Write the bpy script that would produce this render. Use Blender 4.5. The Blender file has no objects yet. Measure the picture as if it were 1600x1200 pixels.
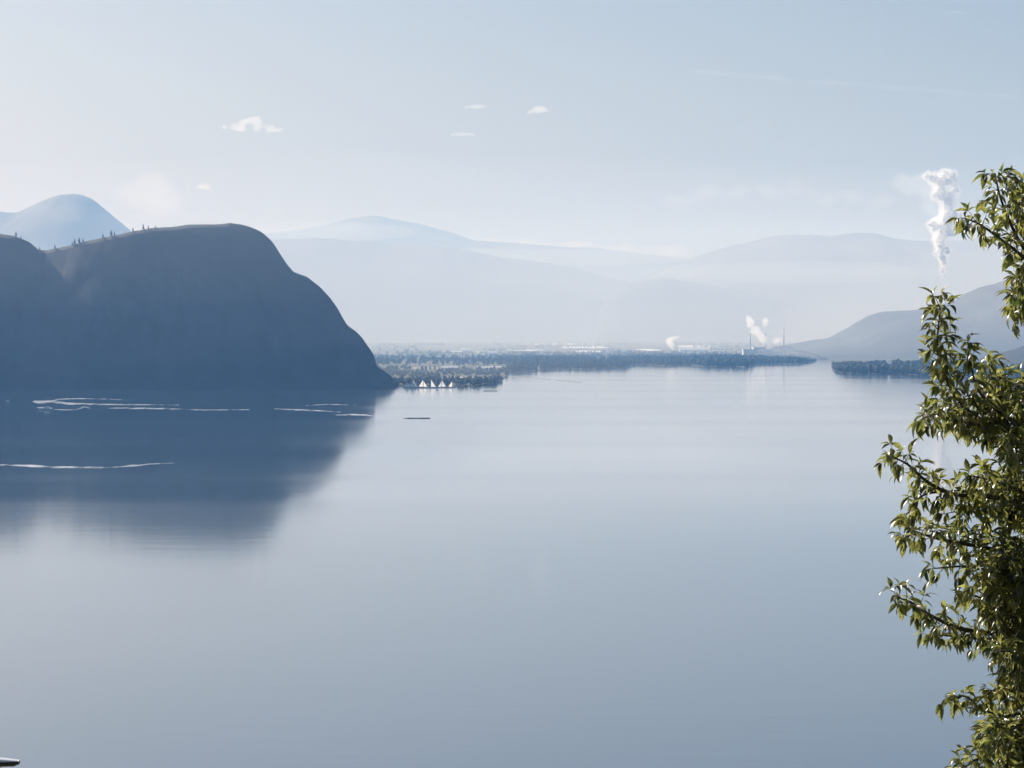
import bpy, bmesh, math, random
from mathutils import Vector, Matrix, Euler, noise

random.seed(7)
R = math.radians
sc = bpy.context.scene
col = sc.collection

# ------------------------------------------------------------------ camera
EYE = 60.0                                   # metres above the lake
FPX = 5692.0                                 # focal length in pixels of a 1600 px wide picture
HORIZON = 528.0                              # eye level, picture row
PITCH = math.atan((600 - HORIZON) / FPX)
cam_d = bpy.data.cameras.new('camera')
cam_d.sensor_width = 36.0
cam_d.lens = 36.0 * FPX / 1600.0
cam_d.clip_start = 0.5
cam_d.clip_end = 200000.0
cam = bpy.data.objects.new('camera', cam_d)
col.objects.link(cam)
cam.location = (0, 0, EYE)
cam.rotation_euler = (R(90) - PITCH, 0, 0)
sc.camera = cam

# ------------------------------------------------------------------ light
SUN_AZ = R(-39)                              # left of the view direction
SUN_EL = R(29)
world = bpy.data.worlds.new('World')
sc.world = world
world.use_nodes = True
wn = world.node_tree
wn.nodes.clear()
wo = wn.nodes.new('ShaderNodeOutputWorld')
wb = wn.nodes.new('ShaderNodeBackground')
ws = wn.nodes.new('ShaderNodeTexSky')
ws.sky_type = 'NISHITA'
ws.sun_disc = False
ws.sun_elevation = SUN_EL
ws.sun_rotation = SUN_AZ
ws.altitude = 400.0
ws.air_density = 1.0
ws.dust_density = 2.8
ws.ozone_density = 5.0
wb.inputs['Strength'].default_value = 0.058
tint = wn.nodes.new('ShaderNodeMix'); tint.data_type = 'RGBA'; tint.blend_type = 'MULTIPLY'; tint.inputs[0].default_value = 1.0
tint.inputs[7].default_value = (1.0, 0.94, 0.945, 1.0)      # the photograph's white balance
wn.links.new(ws.outputs[0], tint.inputs[6])
wn.links.new(tint.outputs[2], wb.inputs[0])
wn.links.new(wb.outputs[0], wo.inputs[0])

sun_d = bpy.data.lights.new('sun', 'SUN')
sun_d.energy = 5.0
sun_d.angle = R(0.55)
sun_d.color = (1.0, 0.93, 0.85)
sun = bpy.data.objects.new('sun', sun_d)
col.objects.link(sun)
sun_dir = Vector((math.sin(SUN_AZ) * math.cos(SUN_EL), math.cos(SUN_AZ) * math.cos(SUN_EL), math.sin(SUN_EL)))
sun.rotation_euler = sun_dir.to_track_quat('Z', 'Y').to_euler()
sun.location = (0, 0, 500)

sc.view_settings.view_transform = 'Standard'
sc.view_settings.look = 'None'
sc.view_settings.exposure = 0.53
sc.view_settings.gamma = 1.0
sc.view_settings.use_curve_mapping = False
sc.cycles.max_bounces = 12
sc.cycles.volume_bounces = 8
sc.cycles.transparent_max_bounces = 24
sc.cycles.sample_clamp_indirect = 8.0
sc.cycles.use_denoising = True

# ------------------------------------------------------------------ helpers
CP, SP = math.cos(PITCH), math.sin(PITCH)
def at(px, py, dist):
    """world point seen at picture position (px, py), dist metres ahead of the eye"""
    rx, ru = (px - 800) / FPX, (600 - py) / FPX
    y, z = CP + ru * SP, -SP + ru * CP
    k = dist / y
    return Vector((rx * k, dist, EYE + z * k))
def ahead(py, z=0.0):
    """distance at which ground of height z shows at picture row py"""
    ru = (600 - py) / FPX
    return (z - EYE) / ((-SP + ru * CP) / (CP + ru * SP))
def ground(px, py, z=0.0):
    p = at(px, py, ahead(py, z)); p.z = z
    return p

def tag(o, label=None, cat=None, group=None, kind=None):
    if label: o['label'] = label
    if cat: o['category'] = cat
    if group: o['group'] = group
    if kind: o['kind'] = kind
    return o
def mesh_obj(name, verts, faces, mat, parent=None, smooth=False):
    me = bpy.data.meshes.new(name)
    me.from_pydata([tuple(v) for v in verts], [], faces)
    me.update()
    if smooth:
        me.polygons.foreach_set('use_smooth', [True] * len(me.polygons))
    if mat: me.materials.append(mat)
    o = bpy.data.objects.new(name, me)
    col.objects.link(o)
    if parent: o.parent = parent
    return o
def empty(name, loc, rz=0.0):
    o = bpy.data.objects.new(name, None)
    o.empty_display_size = 0.2
    col.objects.link(o)
    o.location = loc
    o.rotation_euler = (0, 0, rz)
    return o
def copy_tree(o, parent=None):
    c = o.copy(); col.objects.link(c); c.parent = parent
    for ch in o.children: copy_tree(ch, c)
    return c
class MB:
    """collects shapes into one mesh"""
    def __init__(s): s.v, s.f = [], []
    def add(s, vs, fs):
        n = len(s.v); s.v += [Vector(v) for v in vs]; s.f += [tuple(i + n for i in f) for f in fs]
    def box(s, a, b, rot=None):
        x0, y0, z0 = a; x1, y1, z1 = b
        vs = [(x0,y0,z0),(x1,y0,z0),(x1,y1,z0),(x0,y1,z0),(x0,y0,z1),(x1,y0,z1),(x1,y1,z1),(x0,y1,z1)]
        s.add(vs, [(0,3,2,1),(4,5,6,7),(0,1,5,4),(1,2,6,5),(2,3,7,6),(3,0,4,7)])
    def tube(s, pts, rads, n=8, caps=True):
        pts = [Vector(p) for p in pts]
        rings = []
        prev = None
        for i, p in enumerate(pts):
            d = (pts[min(i+1, len(pts)-1)] - pts[max(i-1, 0)]).normalized()
            if prev is None:
                prev = d.orthogonal().normalized()
            u = (prev - d * prev.dot(d))
            u = u.normalized() if u.length > 1e-6 else d.orthogonal().normalized()
            prev = u; w = d.cross(u)
            rings.append([p + (u * math.cos(k*2*math.pi/n) + w * math.sin(k*2*math.pi/n)) * rads[i] for k in range(n)])
        b = len(s.v)
        for r_ in rings: s.v += r_
        for i in range(len(pts) - 1):
            for k in range(n):
                a0, a1 = b + i*n + k, b + i*n + (k+1) % n
                s.f.append((a0, a1, a1 + n, a0 + n))
        if caps:
            s.f.append(tuple(b + k for k in range(n))[::-1])
            s.f.append(tuple(b + (len(pts)-1)*n + k for k in range(n)))
    def build(s, name, mat, parent=None, smooth=False):
        return mesh_obj(name, s.v, s.f, mat, parent, smooth)

# ---- materials
class NT:
    def __init__(s, name):
        s.m = bpy.data.materials.new(name); s.m.use_nodes = True
        s.t = s.m.node_tree; s.t.nodes.clear()
        s.out = s.t.nodes.new('ShaderNodeOutputMaterial')
    def n(s, typ, **kw):
        nd = s.t.nodes.new('ShaderNode' + typ)
        for k, v in kw.items():
            if k in nd.inputs: nd.inputs[k].default_value = v
            else: setattr(nd, k, v)
        return nd
    def l(s, a, b): s.t.links.new(a, b)
    def noise(s, scale, detail=4.0, rough=0.55, stretch=(1,1,1), coord='Object', lo=0.35, hi=0.65, distort=0.0):
        tc = s.n('TexCoord'); mp = s.n('Mapping'); mp.inputs['Scale'].default_value = stretch
        no = s.n('TexNoise', Scale=scale, Detail=detail, Roughness=rough, Distortion=distort)
        mr = s.n('MapRange'); mr.inputs['From Min'].default_value = lo; mr.inputs['From Max'].default_value = hi
        s.l(tc.outputs[coord], mp.inputs[0]); s.l(mp.outputs[0], no.inputs['Vector']); s.l(no.outputs[0], mr.inputs[0])
        return mr.outputs[0]
    def mix(s, fac, a, b):
        mx = s.n('Mix', data_type='RGBA')
        if isinstance(fac, float): mx.inputs[0].default_value = fac
        else: s.l(fac, mx.inputs[0])
        for i, c in ((6, a), (7, b)):
            if isinstance(c, tuple): mx.inputs[i].default_value = (*c, 1) if len(c) == 3 else c
            else: s.l(c, mx.inputs[i])
        return mx.outputs[2]
    def bsdf(s, color, rough=0.6, **kw):
        p = s.n('BsdfPrincipled')
        if isinstance(color, tuple): p.inputs['Base Color'].default_value = (*color, 1)
        else: s.l(color, p.inputs['Base Color'])
        if isinstance(rough, float): p.inputs['Roughness'].default_value = rough
        else: s.l(rough, p.inputs['Roughness'])
        for k, v in kw.items(): p.inputs[k.replace('_', ' ')].default_value = v
        return p
    def done(s, shader): s.l(shader.outputs[0], s.out.inputs['Surface']); return s.m

def simple(name, c1, c2, scale, rough=0.7, **kw):
    m = NT(name)
    return m.done(m.bsdf(m.mix(m.noise(scale), c1, c2), rough, **kw))

def volume(name, color, density, aniso):
    m = NT(name)
    v = m.n('VolumePrincipled')
    v.inputs['Color'].default_value = (*color, 1)
    v.inputs['Density'].default_value = density
    v.inputs['Anisotropy'].default_value = aniso
    v.inputs['Absorption Color'].default_value = (1, 1, 1, 1)
    m.l(v.outputs[0], m.out.inputs['Volume'])
    return m.m

# land colours: dry bunchgrass on the tops, dark fir forest and rock on the faces
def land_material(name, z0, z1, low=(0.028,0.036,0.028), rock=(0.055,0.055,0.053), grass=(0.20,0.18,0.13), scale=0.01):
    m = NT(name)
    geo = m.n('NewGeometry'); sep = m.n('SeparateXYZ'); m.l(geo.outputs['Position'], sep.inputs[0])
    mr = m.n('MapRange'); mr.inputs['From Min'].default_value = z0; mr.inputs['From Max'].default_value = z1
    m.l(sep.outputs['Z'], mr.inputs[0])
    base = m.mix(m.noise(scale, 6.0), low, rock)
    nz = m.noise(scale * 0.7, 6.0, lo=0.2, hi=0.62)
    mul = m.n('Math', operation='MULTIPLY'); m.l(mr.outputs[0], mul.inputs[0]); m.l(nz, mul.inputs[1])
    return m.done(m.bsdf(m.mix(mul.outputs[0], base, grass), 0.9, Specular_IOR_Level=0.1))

# ------------------------------------------------------------------ lake
def water_material(name, wave_scale, rough):
    m = NT(name)
    big = m.noise(0.0030, 5.0, 0.6, (0.15, 1.0, 1.0), lo=0.36, hi=0.68)
    rr = m.n('MapRange'); rr.inputs['To Min'].default_value = rough[0]; rr.inputs['To Max'].default_value = rough[1]
    m.l(big, rr.inputs[0])
    p = m.bsdf((0.030, 0.052, 0.084), rr.outputs[0], IOR=1.333)
    sw = m.noise(wave_scale, 5.0, 0.6, (0.5, 1.0, 1.0), lo=0.0, hi=1.0)
    bp_ = m.n('Bump'); bp_.inputs['Strength'].default_value = 1.0; bp_.inputs['Distance'].default_value = 0.020
    m.l(sw, bp_.inputs['Height']); m.l(bp_.outputs[0], p.inputs['Normal'])
    return m.done(p)
M_lake = water_material('lake_water', 0.06, (0.046, 0.078))
xs = [-9000, 9000]
lake = mesh_obj('lake', [(-9000, 150, 0), (9000, 150, 0), (9000, 14500, 0), (-9000, 14500, 0)], [(0,1,2,3)], M_lake)
tag(lake, kind='structure')

# ------------------------------------------------------------------ mountains and headland
def interp(pts, x):
    if x <= pts[0][0]: return pts[0][1]
    for (a, ya), (b, yb) in zip(pts, pts[1:]):
        if x <= b: return ya + (yb - ya) * (x - a) / (b - a)
    return pts[-1][1]
def ridge(name, dist, prof, front, back, mat, amp=0.12, nscale=0.002, rough=2.0, nx=260, ny=26, power=0.8, seed=0, base=-0.5, rf=0.02):
    """a mountain whose crest runs across the view dist metres ahead; front/back: how deep its feet lie (number or function of x)"""
    P = [(at(px, py, dist).x, at(px, py, dist).z) for px, py in prof]
    x0, x1 = P[0][0], P[-1][0]
    fr = front if callable(front) else (lambda x: front)
    vs, fs = [], []
    ts = [-1 + 2 * j / (ny * 2) for j in range(ny * 2 + 1)]
    for i in range(nx + 1):
        x = x0 + (x1 - x0) * i / nx
        zc = max(interp(P, x), 0.0)
        zc += rough * (noise.fractal(Vector((x * rf, seed, 0)), 0.9, 2.0, 4)) * min(1, zc / 40)
        for t in ts:
            a = abs(t)
            d = fr(x) if t < 0 else back
            y = dist + d * t + 0.12 * d * noise.noise(Vector((x * nscale * 1.5, seed + 9, t)))* a
            s = (1 - a) ** power
            n_ = noise.fractal(Vector((x * nscale, y * nscale, seed)), 0.8, 2.1, 6)
            z = zc * (s + amp * n_ * min(1, a * 3.5) * (1 - a) ** 0.7 )
            z = min(z, zc * (1 - 0.25 * a)) if t < 0 else z
            if a > 0.999: z = -2.0
            vs.append((x + 30 * noise.noise(Vector((x * 0.01, y * 0.01, seed + 3))) * min(1, a * 4) * min(1, zc / 60), y, max(z, -0.5) + base))
    m = len(ts)
    for i in range(nx):
        for j in range(m - 1):
            a = i * m + j
            fs.append((a, a + m, a + m + 1, a + 1))
    o = mesh_obj(name, vs, fs, mat, smooth=True)
    o['kind'] = 'structure'
    crest = sorted((v[0], v[2]) for k, v in enumerate(vs) if k % m == ny)
    return o, crest

D_BLUFF = ahead(604)
bluff_prof = [(-900,300),(-600,290),(-350,330),(-200,350),(-90,352),(0,365),(22,368),(45,377),(60,390),(72,391.5),(100,385),(130,377),(165,370),(200,362),(235,356),(290,350.5),(345,350),
              (358,347.5),(372,349),(390,354),(410,363),(425,376),(438,396),(448,411),(458,423),(470,428),(480,432),(500,448),(515,464),(528,482),(536,497),(543,508),(556,517),(566,527),(575,541),(582,562),
              (587,571),(598,577),(608,585),(615,592),(619.5,599),(621.5,604)]
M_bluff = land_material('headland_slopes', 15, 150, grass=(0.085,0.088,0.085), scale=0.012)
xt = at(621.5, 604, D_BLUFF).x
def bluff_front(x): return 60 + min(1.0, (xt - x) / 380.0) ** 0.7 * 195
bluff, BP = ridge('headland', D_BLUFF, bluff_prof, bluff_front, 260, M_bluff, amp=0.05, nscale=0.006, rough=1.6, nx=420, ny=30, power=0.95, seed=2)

M_far = land_material('far_mountain_slopes', 250, 700, scale=0.003)
M_mid = land_material('valley_side_slopes', 60, 320, scale=0.005)
ridge('peak', 17500, [(-1500,420),(-900,400),(-500,360),(-250,345),(-120,330),(-60,325),(0,330),(27,333),(45,324),(65,314),(90,304.5),(112,302),(128,304),(145,311),(170,332),(200,357),(240,392),(300,440),(380,490),(460,530)],
      2200, 2500, M_far, seed=11, rough=10, rf=0.0022, nscale=0.0012)
ridge('mountain', 27000, [(-900,420),(-300,400),(200,380),(380,370),(440,361),(500,352),(560,340),(582,337),(610,341),(660,352),(700,361),(740,374),(800,379),(860,385),(930,388),(1000,396),(1090,404),(1200,415),(1400,430),(1800,440)],
      4200, 2500, M_far, seed=21, rough=16, rf=0.0022, nscale=0.0006)
ridge('mountain_spur', 21500, [(-400,420),(100,385),(300,376),(440,374),(520,374),(600,379),(700,386),(780,400),(850,412),(930,426),(1010,441),(1100,462),(1200,490),(1300,525)],
      3800, 2500, M_far, seed=25, rough=16, rf=0.0022, nscale=0.0008)
ridge('mountain', 22500, [(880,530),(930,480),(1000,440),(1050,417),(1100,396),(1150,382),(1205,369),(1240,367),(1290,366.5),(1335,361),(1365,363),(1385,369),(1400,376),(1440,378),(1500,375),(1560,365),(1640,350),(1800,330),(2200,330),(2600,400)],
      4200, 2500, M_far, seed=31, rough=16, rf=0.0022, nscale=0.0007)
ridge('foothill', 19800, [(860,530),(930,468),(975,447),(1010,440),(1050,437),(1100,441),(1150,452),(1210,462),(1280,470),(1360,480),(1450,500),(1600,520),(1800,535)],
      2600, 2000, M_far, seed=33, rough=16, rf=0.0022, nscale=0.001)
ridge('valley_side', 11800, [(1225,541),(1250,536),(1285,529),(1310,524),(1322,515),(1335,503),(1355,493),(1380,487),(1410,484),(1440,482),(1470,478),(1490,471),(1508,459),(1530,449),(1555,443),(1570,438),(1600,425),(1700,390),(1900,370),(2300,350),(2700,400)],
      1700, 1500, M_mid, seed=41, rough=6, rf=0.006, nscale=0.0016)
ridge('near_hillside', 6900, [(1500,580),(1540,570),(1560,563),(1580,552),(1600,545),(1680,510),(1800,470),(2000,430),(2400,400),(2800,400)],
      600, 900, M_mid, seed=45, nscale=0.004)

# ------------------------------------------------------------------ haze
def box_obj(name, a, b, mat):
    m = MB(); m.box(a, b)
    return m.build(name, mat)
M_haze = volume('haze_air', (0.22, 0.50, 1.0), 4.9e-5, 0.2)
haze = box_obj('haze', (-13000, -3000, -20), (13000, 34000, 1010), M_haze)
tag(haze, 'pale blue morning haze filling the whole lake valley', 'haze', kind='stuff')

# mist lying in the valley beyond the delta: flat-bottomed domes of thin vapour
def mist(name, cx, cy, rx, ry, h, dens, label, seed):
    nr, na = 14, 48
    vs, fs = [(cx, cy, h)], []
    for i in range(1, nr + 1):
        r_ = i / nr
        for k in range(na):
            a = 2 * math.pi * k / na
            w = 1 + 0.18 * noise.noise(Vector((math.cos(a) * 1.5, math.sin(a) * 1.5, seed)))
            x, y = cx + rx * r_ * w * math.cos(a), cy + ry * r_ * w * math.sin(a)
            z = h * (1 - abs(r_ * math.sin(a))) ** 0.95 * (1 - r_ ** 4) ** 0.6 * (1 + 0.12 * noise.noise(Vector((x * 0.0007, y * 0.0003, seed + 4))) * (1 - r_))
            vs.append((x, y, max(z, 0.3) if i < nr else 0.3))
    for k in range(na):
        fs.append((0, 1 + k, 1 + (k + 1) % na))
        for i in range(nr - 1):
            a, b = 1 + i * na + k, 1 + i * na + (k + 1) % na
            fs.append((a, a + na, b + na, b))
    fs.append(tuple(1 + (nr - 1) * na + k for k in range(na))[::-1])
    o = mesh_obj(name, vs, fs, volume(name + '_vapour', (0.93, 0.96, 1.0), dens, 0.0), smooth=True)
    tag(o, label, 'mist', kind='stuff')
mist('valley_mist', -300, 18300, 9500, 8200, 960, 6.6e-5, 'thin high mist reaching up the far mountains', 1)
mist('valley_mist', 200, 17300, 9000, 7000, 680, 5.5e-5, 'thin white mist lying across the foot of the far mountains', 3)
mist('valley_mist', 0, 15800, 8500, 5400, 420, 3.0e-5, 'pale mist filling the valley behind the mill', 5)
mist('valley_mist', 900, 16200, 6200, 4600, 210, 2.5e-5, 'low mist hanging over the flat land beyond the delta', 8)
mist('valley_mist', 2300, 10300, 1700, 1500, 380, 2.1e-4, 'pale mist in front of the slope behind the leafy tree', 12)

def vapour_bank(name, c, rx, ry, rz, dens, label, seed):
    """a long floating bank of thin vapour"""
    bm = bmesh.new()
    bmesh.ops.create_icosphere(bm, subdivisions=4, radius=1.0)
    for v in bm.verts:
        k = 1 + 0.22 * noise.fractal(v.co * 1.6 + Vector((seed, 0, 0)), 0.9, 2.0, 3)
        v.co = Vector((c[0] + v.co.x * rx * k, c[1] + v.co.y * ry * k, c[2] + v.co.z * rz * k))
    me = bpy.data.meshes.new(name); bm.to_mesh(me); bm.free()
    me.polygons.foreach_set('use_smooth', [True] * len(me.polygons))
    me.materials.append(volume(name + '_vapour', (0.80, 0.91, 1.0), dens, 0.0))
    o = bpy.data.objects.new(name, me); col.objects.link(o)
    tag(o, label, 'mist', kind='stuff')
mist('spit_mist', -110, 5350, 420, 820, 55, 0.9e-4, 'thin low mist over the spit beside the headland', 15)
vapour_bank('vapour_bank', (-700, 3150, 225), 1350, 900, 85, 4.5e-5, 'added thin haze layer lightening the crest of the headland', 1)  # haze layers added to lighten the upper part of the headland
vapour_bank('vapour_bank', (-700, 3100, 225), 1450, 950, 130, 3.2e-5, 'added thin haze layer lightening the upper half of the headland', 2)
vapour_bank('vapour_bank', (-700, 3050, 225), 1500, 950, 175, 2.2e-5, 'added faint haze layer lightening the whole headland face', 4)
def bank_at(px, py, dist, wpx, hpx, ry, dens, label, seed):  # low cloud bands before the far ridges, modelled as thin vapour
    vapour_bank('vapour_bank', at(px, py, dist), wpx / FPX * dist, ry, hpx / FPX * dist, dens, label, seed)
bank_at(505, 362, 24600, 150, 15, 900, 3.0e-4, 'pale low cloud along the far ridge beside the headland', 3)
bank_at(840, 402, 24000, 260, 15, 900, 2.5e-4, 'long thin low cloud on the middle far ridge', 5)
bank_at(1240, 425, 19600, 220, 17, 800, 2.2e-4, 'soft low cloud across the middle of the broad mountain', 7)

# ------------------------------------------------------------------ delta and shores
def plain(y): return 1.0 + max(0.0, min(y, 17500.0) - 11500.0) * 0.0085
SHORE = [(300,601),(560,602),(600,601.5),(650,603),(700,601.5),(740,603),(775,600),(786,593),(791,588),(796,581.5),(830,580.5),(870,577.5),(900,577),(935,576.5),(975,574.5),(986,571.5),(1010,570.5),(1050,571.5),(1080,570.5),
         (1100,573),(1150,573),(1165,574),(1180,570),(1220,569),(1250,569),(1266,567),(1277,563.5)]
M_soil = simple('delta_soil', (0.08,0.085,0.05), (0.14,0.13,0.085), 0.01, 0.95, Specular_IOR_Level=0.1)
def land_sheet(name, shore, x_end, y_far, mat):
    """a flat of land behind a shoreline: rows of points running back from each shore point, with a low bank at the water"""
    cols = []
    pts = []
    for (a, ya), (b, yb) in zip(shore, shore[1:]):
        n = max(1, int((b - a) / 4))
        for i in range(n):
            f = i / n
            px, py = a + (b - a) * f, ya + (yb - ya) * f + 0.35 * noise.noise(Vector((px_ := (a + (b - a) * f) * 0.15, 3.1, 0)))
            pts.append((px, py))
    pts.append(shore[-1])
    steps = [0, 0.004, 0.015, 0.04, 0.08, 0.15, 0.25, 0.36, 0.5, 0.65, 0.8, 1.0]
    vs, fs = [], []
    for px, py in pts:
        p = ground(px, py)
        xf = p.x + (p.x / p.y) * (y_far - p.y)
        vs.append((p.x, p.y, -1.0))
        for k in steps:
            y = p.y + 2 + (y_far - p.y) * k
            vs.append((p.x + (xf - p.x) * k, y, plain(y)))
    m = len(steps) + 1
    for i in range(len(pts) - 1):
        for j in range(m - 1):
            a = i * m + j
            fs.append((a, a + m, a + m + 1, a + 1))
    o = mesh_obj(name, vs, fs, mat)
    o['kind'] = 'structure'
    return o
land_sheet('river_delta', SHORE, 0, 26000, M_soil)
SHORE_R = [(1299,575),(1303,578),(1310,581),(1330,583.5),(1370,584),(1400,584),(1440,586),(1500,588),(1560,592),(1640,597),(1800,604),(2200,612)]
land_sheet('lake_flat', SHORE_R, 0, 11500, M_soil)
bp = [(-13000, 9000), (-2600, 9000), (-1500, 26000), (-13000, 26000)]
M_valley = simple('valley_soil', (0.09,0.10,0.06), (0.18,0.16,0.10), 0.004, 0.95, Specular_IOR_Level=0.1)
valley = mesh_obj('valley_floor', [(-12500,12500,0.4),(12500,12500,0.4),(12500,33500,0.4),(-12500,33500,0.4)], [(0,1,2,3)], M_valley)
valley['kind'] = 'structure'

# white sheets on the plain: bright water glare painted as pale colour
M_pond = simple('painted_glare_white', (0.68,0.67,0.64), (0.82,0.81,0.79), 0.01, 0.7)
def pond(px0, px1, py0, py1, seed):
    y0 = next((y for y in range(4000, 17400, 10) if 528 + (EYE - plain(y)) / y * FPX <= py1), 17400)
    y1 = next((y for y in range(4000, 17400, 10) if 528 + (EYE - plain(y)) / y * FPX <= py0), 17400)
    if y1 - y0 < 14: y1 = y0 + 14
    cx, cy = ((px0 + px1) / 2 - 800) / FPX * (y0 + y1) / 2, (y0 + y1) / 2
    rx, ry = (px1 - px0) / 2 / FPX * cy, (y1 - y0) / 2
    vs = []
    for k in range(28):
        a = 2 * math.pi * k / 28
        w = 1 + 0.3 * noise.noise(Vector((math.cos(a) * 2, math.sin(a) * 2, seed * 3.3)))
        x, y = cx + rx * w * math.cos(a), cy + ry * w * math.sin(a)
        vs.append((x, y, plain(y) + 0.5))
    o = mesh_obj('glare_sheet', vs, [tuple(range(28))], M_pond)
    o['kind'] = 'structure'
for i, a in enumerate([(812,935,536.5,538.5),(872,952,541,544.5),(790,850,546.5,548),(734,752,549.5,551),(896,940,548,550.5),(994,1034,545.5,548),(1058,1108,540,543),(1092,1112,544.5,546),(690,730,548.5,549.5),(585,640,553,554),(694,784,589.3,590.8),(692,714,572,575),(640,690,575,576),(745,788,573,574.2)]):
    pond(*a, i)

# woods on the delta: too many and too far to tell apart
M_wood = simple('woodland_leaves', (0.05,0.06,0.03), (0.08,0.09,0.045), 0.03, 0.9, Specular_IOR_Level=0.1)
def add_far_tree(mb, x, y, z, h, rnd):
    n = 6
    if rnd.random() < 0.35:                       # conifer
        r_ = h * 0.2
        ring = [(x + r_ * math.cos(k*1.047), y + r_ * math.sin(k*1.047), z + h * 0.12) for k in range(n)]
        mid = [(x + r_ * .55 * math.cos(k*1.047+.5), y + r_ * .55 * math.sin(k*1.047+.5), z + h * 0.55) for k in range(n)]
        mb.add(ring + mid + [(x, y, z + h), (x, y, z - 1)], [(k, (k+1)%n, n+(k+1)%n, n+k) for k in range(n)] + [(n+k, n+(k+1)%n, 2*n) for k in range(n)] + [((k+1)%n, k, 2*n+1) for k in range(n)])
    else:                                         # cottonwood
        r_ = h * rnd.uniform(0.36, 0.55)
        vs = []
        for zz, rr in ((0.0,0.55),(0.35,1.0),(0.7,0.85),(0.93,0.4)):
            for k in range(n):
                q = r_ * rr * rnd.uniform(0.75, 1.2)
                vs.append((x + q * math.cos(k*1.047+zz), y + q * math.sin(k*1.047+zz), z + h * zz + rnd.uniform(-.05,.05)*h))
        fs = [(i*n+k, i*n+(k+1)%n, (i+1)*n+(k+1)%n, (i+1)*n+k) for i in range(3) for k in range(n)] + [tuple(3*n+k for k in range(n))]
        mb.add(vs, fs)
rnd = random.Random(5)
near_w, mid_w, right_w = MB(), MB(), MB()
for _ in range(6500):
    px = rnd.uniform(540, 1276)
    sh = interp(SHORE, px)
    far_row = 556 if px < 1130 else 559
    py = sh - 0.8 - (sh - far_row) * rnd.random() ** 1.15
    y = ahead(py, 1.0)
    x = (px - 800) / FPX * y
    cl = noise.noise(Vector((x * 0.006, y * 0.0016, 1.0)))
    edge = (sh - py) < 3.0
    if not edge and cl < (-0.2 if px < 800 else -0.35): continue
    h = rnd.uniform(7, 12) * (1.0 + 0.35 * cl)
    if px > 1080: h *= 1.15
    if px < 795 and py > 568:
        h = rnd.uniform(3.5, 7.5)
        if 688 < px < 788 and 586.5 < py < 592 or 640 < px < 790 and 571 < py < 577: continue
    if px > 1245: h *= max(0.35, (1285 - px) / 40)
    add_far_tree(near_w if px < 800 and py > 575 else mid_w, x, y, plain(y), h, rnd)
for row_y in (9700, 10300, 10900, 11600, 12300, 13200, 14100, 15100):   # hedgerows farther out on the plain
    for i in range(330):
        px = rnd.uniform(540, 1245)
        y = row_y + rnd.gauss(0, 25) + (px - 900) * 0.25
        x = (px - 800) / FPX * y
        if noise.noise(Vector((x * 0.0028, row_y, 7.0))) < -0.05: continue
        add_far_tree(mid_w, x, y, plain(y), rnd.uniform(5, 9), rnd)
for _ in range(2200):
    px = rnd.uniform(1301, 1640)
    sh = interp(SHORE_R, px)
    py = sh - 0.6 - rnd.random() ** 1.3 * (7 + (px - 1300) * 0.06)
    y = ahead(py, 1.0)
    h = rnd.uniform(8, 15) * min(1, 0.45 + (px - 1300) / 40)
    if 1384 < px < 1394: h *= 0.4
    add_far_tree(right_w, (px - 800) / FPX * y, y, 1.0, h, rnd)
M_willow = simple('willow_leaves', (0.10,0.105,0.07), (0.14,0.145,0.10), 0.03, 0.9, Specular_IOR_Level=0.1)
tag(near_w.build('spit_woods', M_willow), 'dark low trees covering the spit beside the headland tip', 'woods', kind='stuff')
tag(mid_w.build('delta_woods', M_wood), 'long belt of blue-grey trees across the river delta', 'woods', kind='stuff')
tag(right_w.build('shore_woods', M_wood), 'belt of trees on the low shore behind the leafy tree', 'woods', kind='stuff')

# ------------------------------------------------------------------ pale buildings on the delta
M_white = simple('white_cladding', (0.74,0.74,0.72), (0.82,0.82,0.80), 0.2, 0.5)
M_roofmetal = simple('bright_roof_metal', (0.78,0.79,0.80), (0.86,0.86,0.87), 0.3, 0.28)
M_dark = simple('dark_opening', (0.03,0.035,0.04), (0.05,0.05,0.055), 0.5, 0.3)
M_conc = simple('weathered_concrete', (0.42,0.41,0.39), (0.52,0.51,0.48), 0.05, 0.8)
def shed(px, py, wpx, hm, dep, label, cat='building', z=None):
    y = ahead(py, 1.0) if z is None else z
    g = plain(y)
    t = empty('farm_shed', ((px - 800) / FPX * y, y, g))
    w = wpx / FPX * y / 2
    m = MB(); m.box((-w, 0, 0), (w, dep, hm)); m.build('wall', M_white, t)
    m = MB()
    m.add([(-w-.6,-.6,hm+.02),(w+.6,-.6,hm+.02),(w+.6,dep+.6,hm+.02),(-w-.6,dep+.6,hm+.02),(-w-.6,dep/2,hm+dep*.22),(w+.6,dep/2,hm+dep*.22)], [(0,1,5,4),(2,3,4,5),(0,4,3),(1,2,5),(0,3,2,1)])
    m.build('roof', M_roofmetal, t)
    for k in range(max(1, int(w // 5))):
        m = MB(); x = -w + 3 + k * (2 * w - 6) / max(1, int(w // 5)); m.box((x, -.06, 0), (x + 2.6, -.003, 3.2)); m.build('door', M_dark, t)
    return tag(t, label, cat)
shed(704, 579, 22, 5.0, 16, 'long white shed among trees on the spit nearest the headland')
shed(759, 580, 12, 5.5, 12, 'small white shed at the outer end of the spit')
shed(769, 0, 12, 10, 22, 'bright white shed on the plain above the spit', z=11700)
shed(727, 0, 14, 6, 22, 'low white shed farthest back on the plain, nearest the headland', z=12900)
shed(1085, 0, 46, 8, 40, 'long low white building between steam puff and mill', z=12600)

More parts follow.
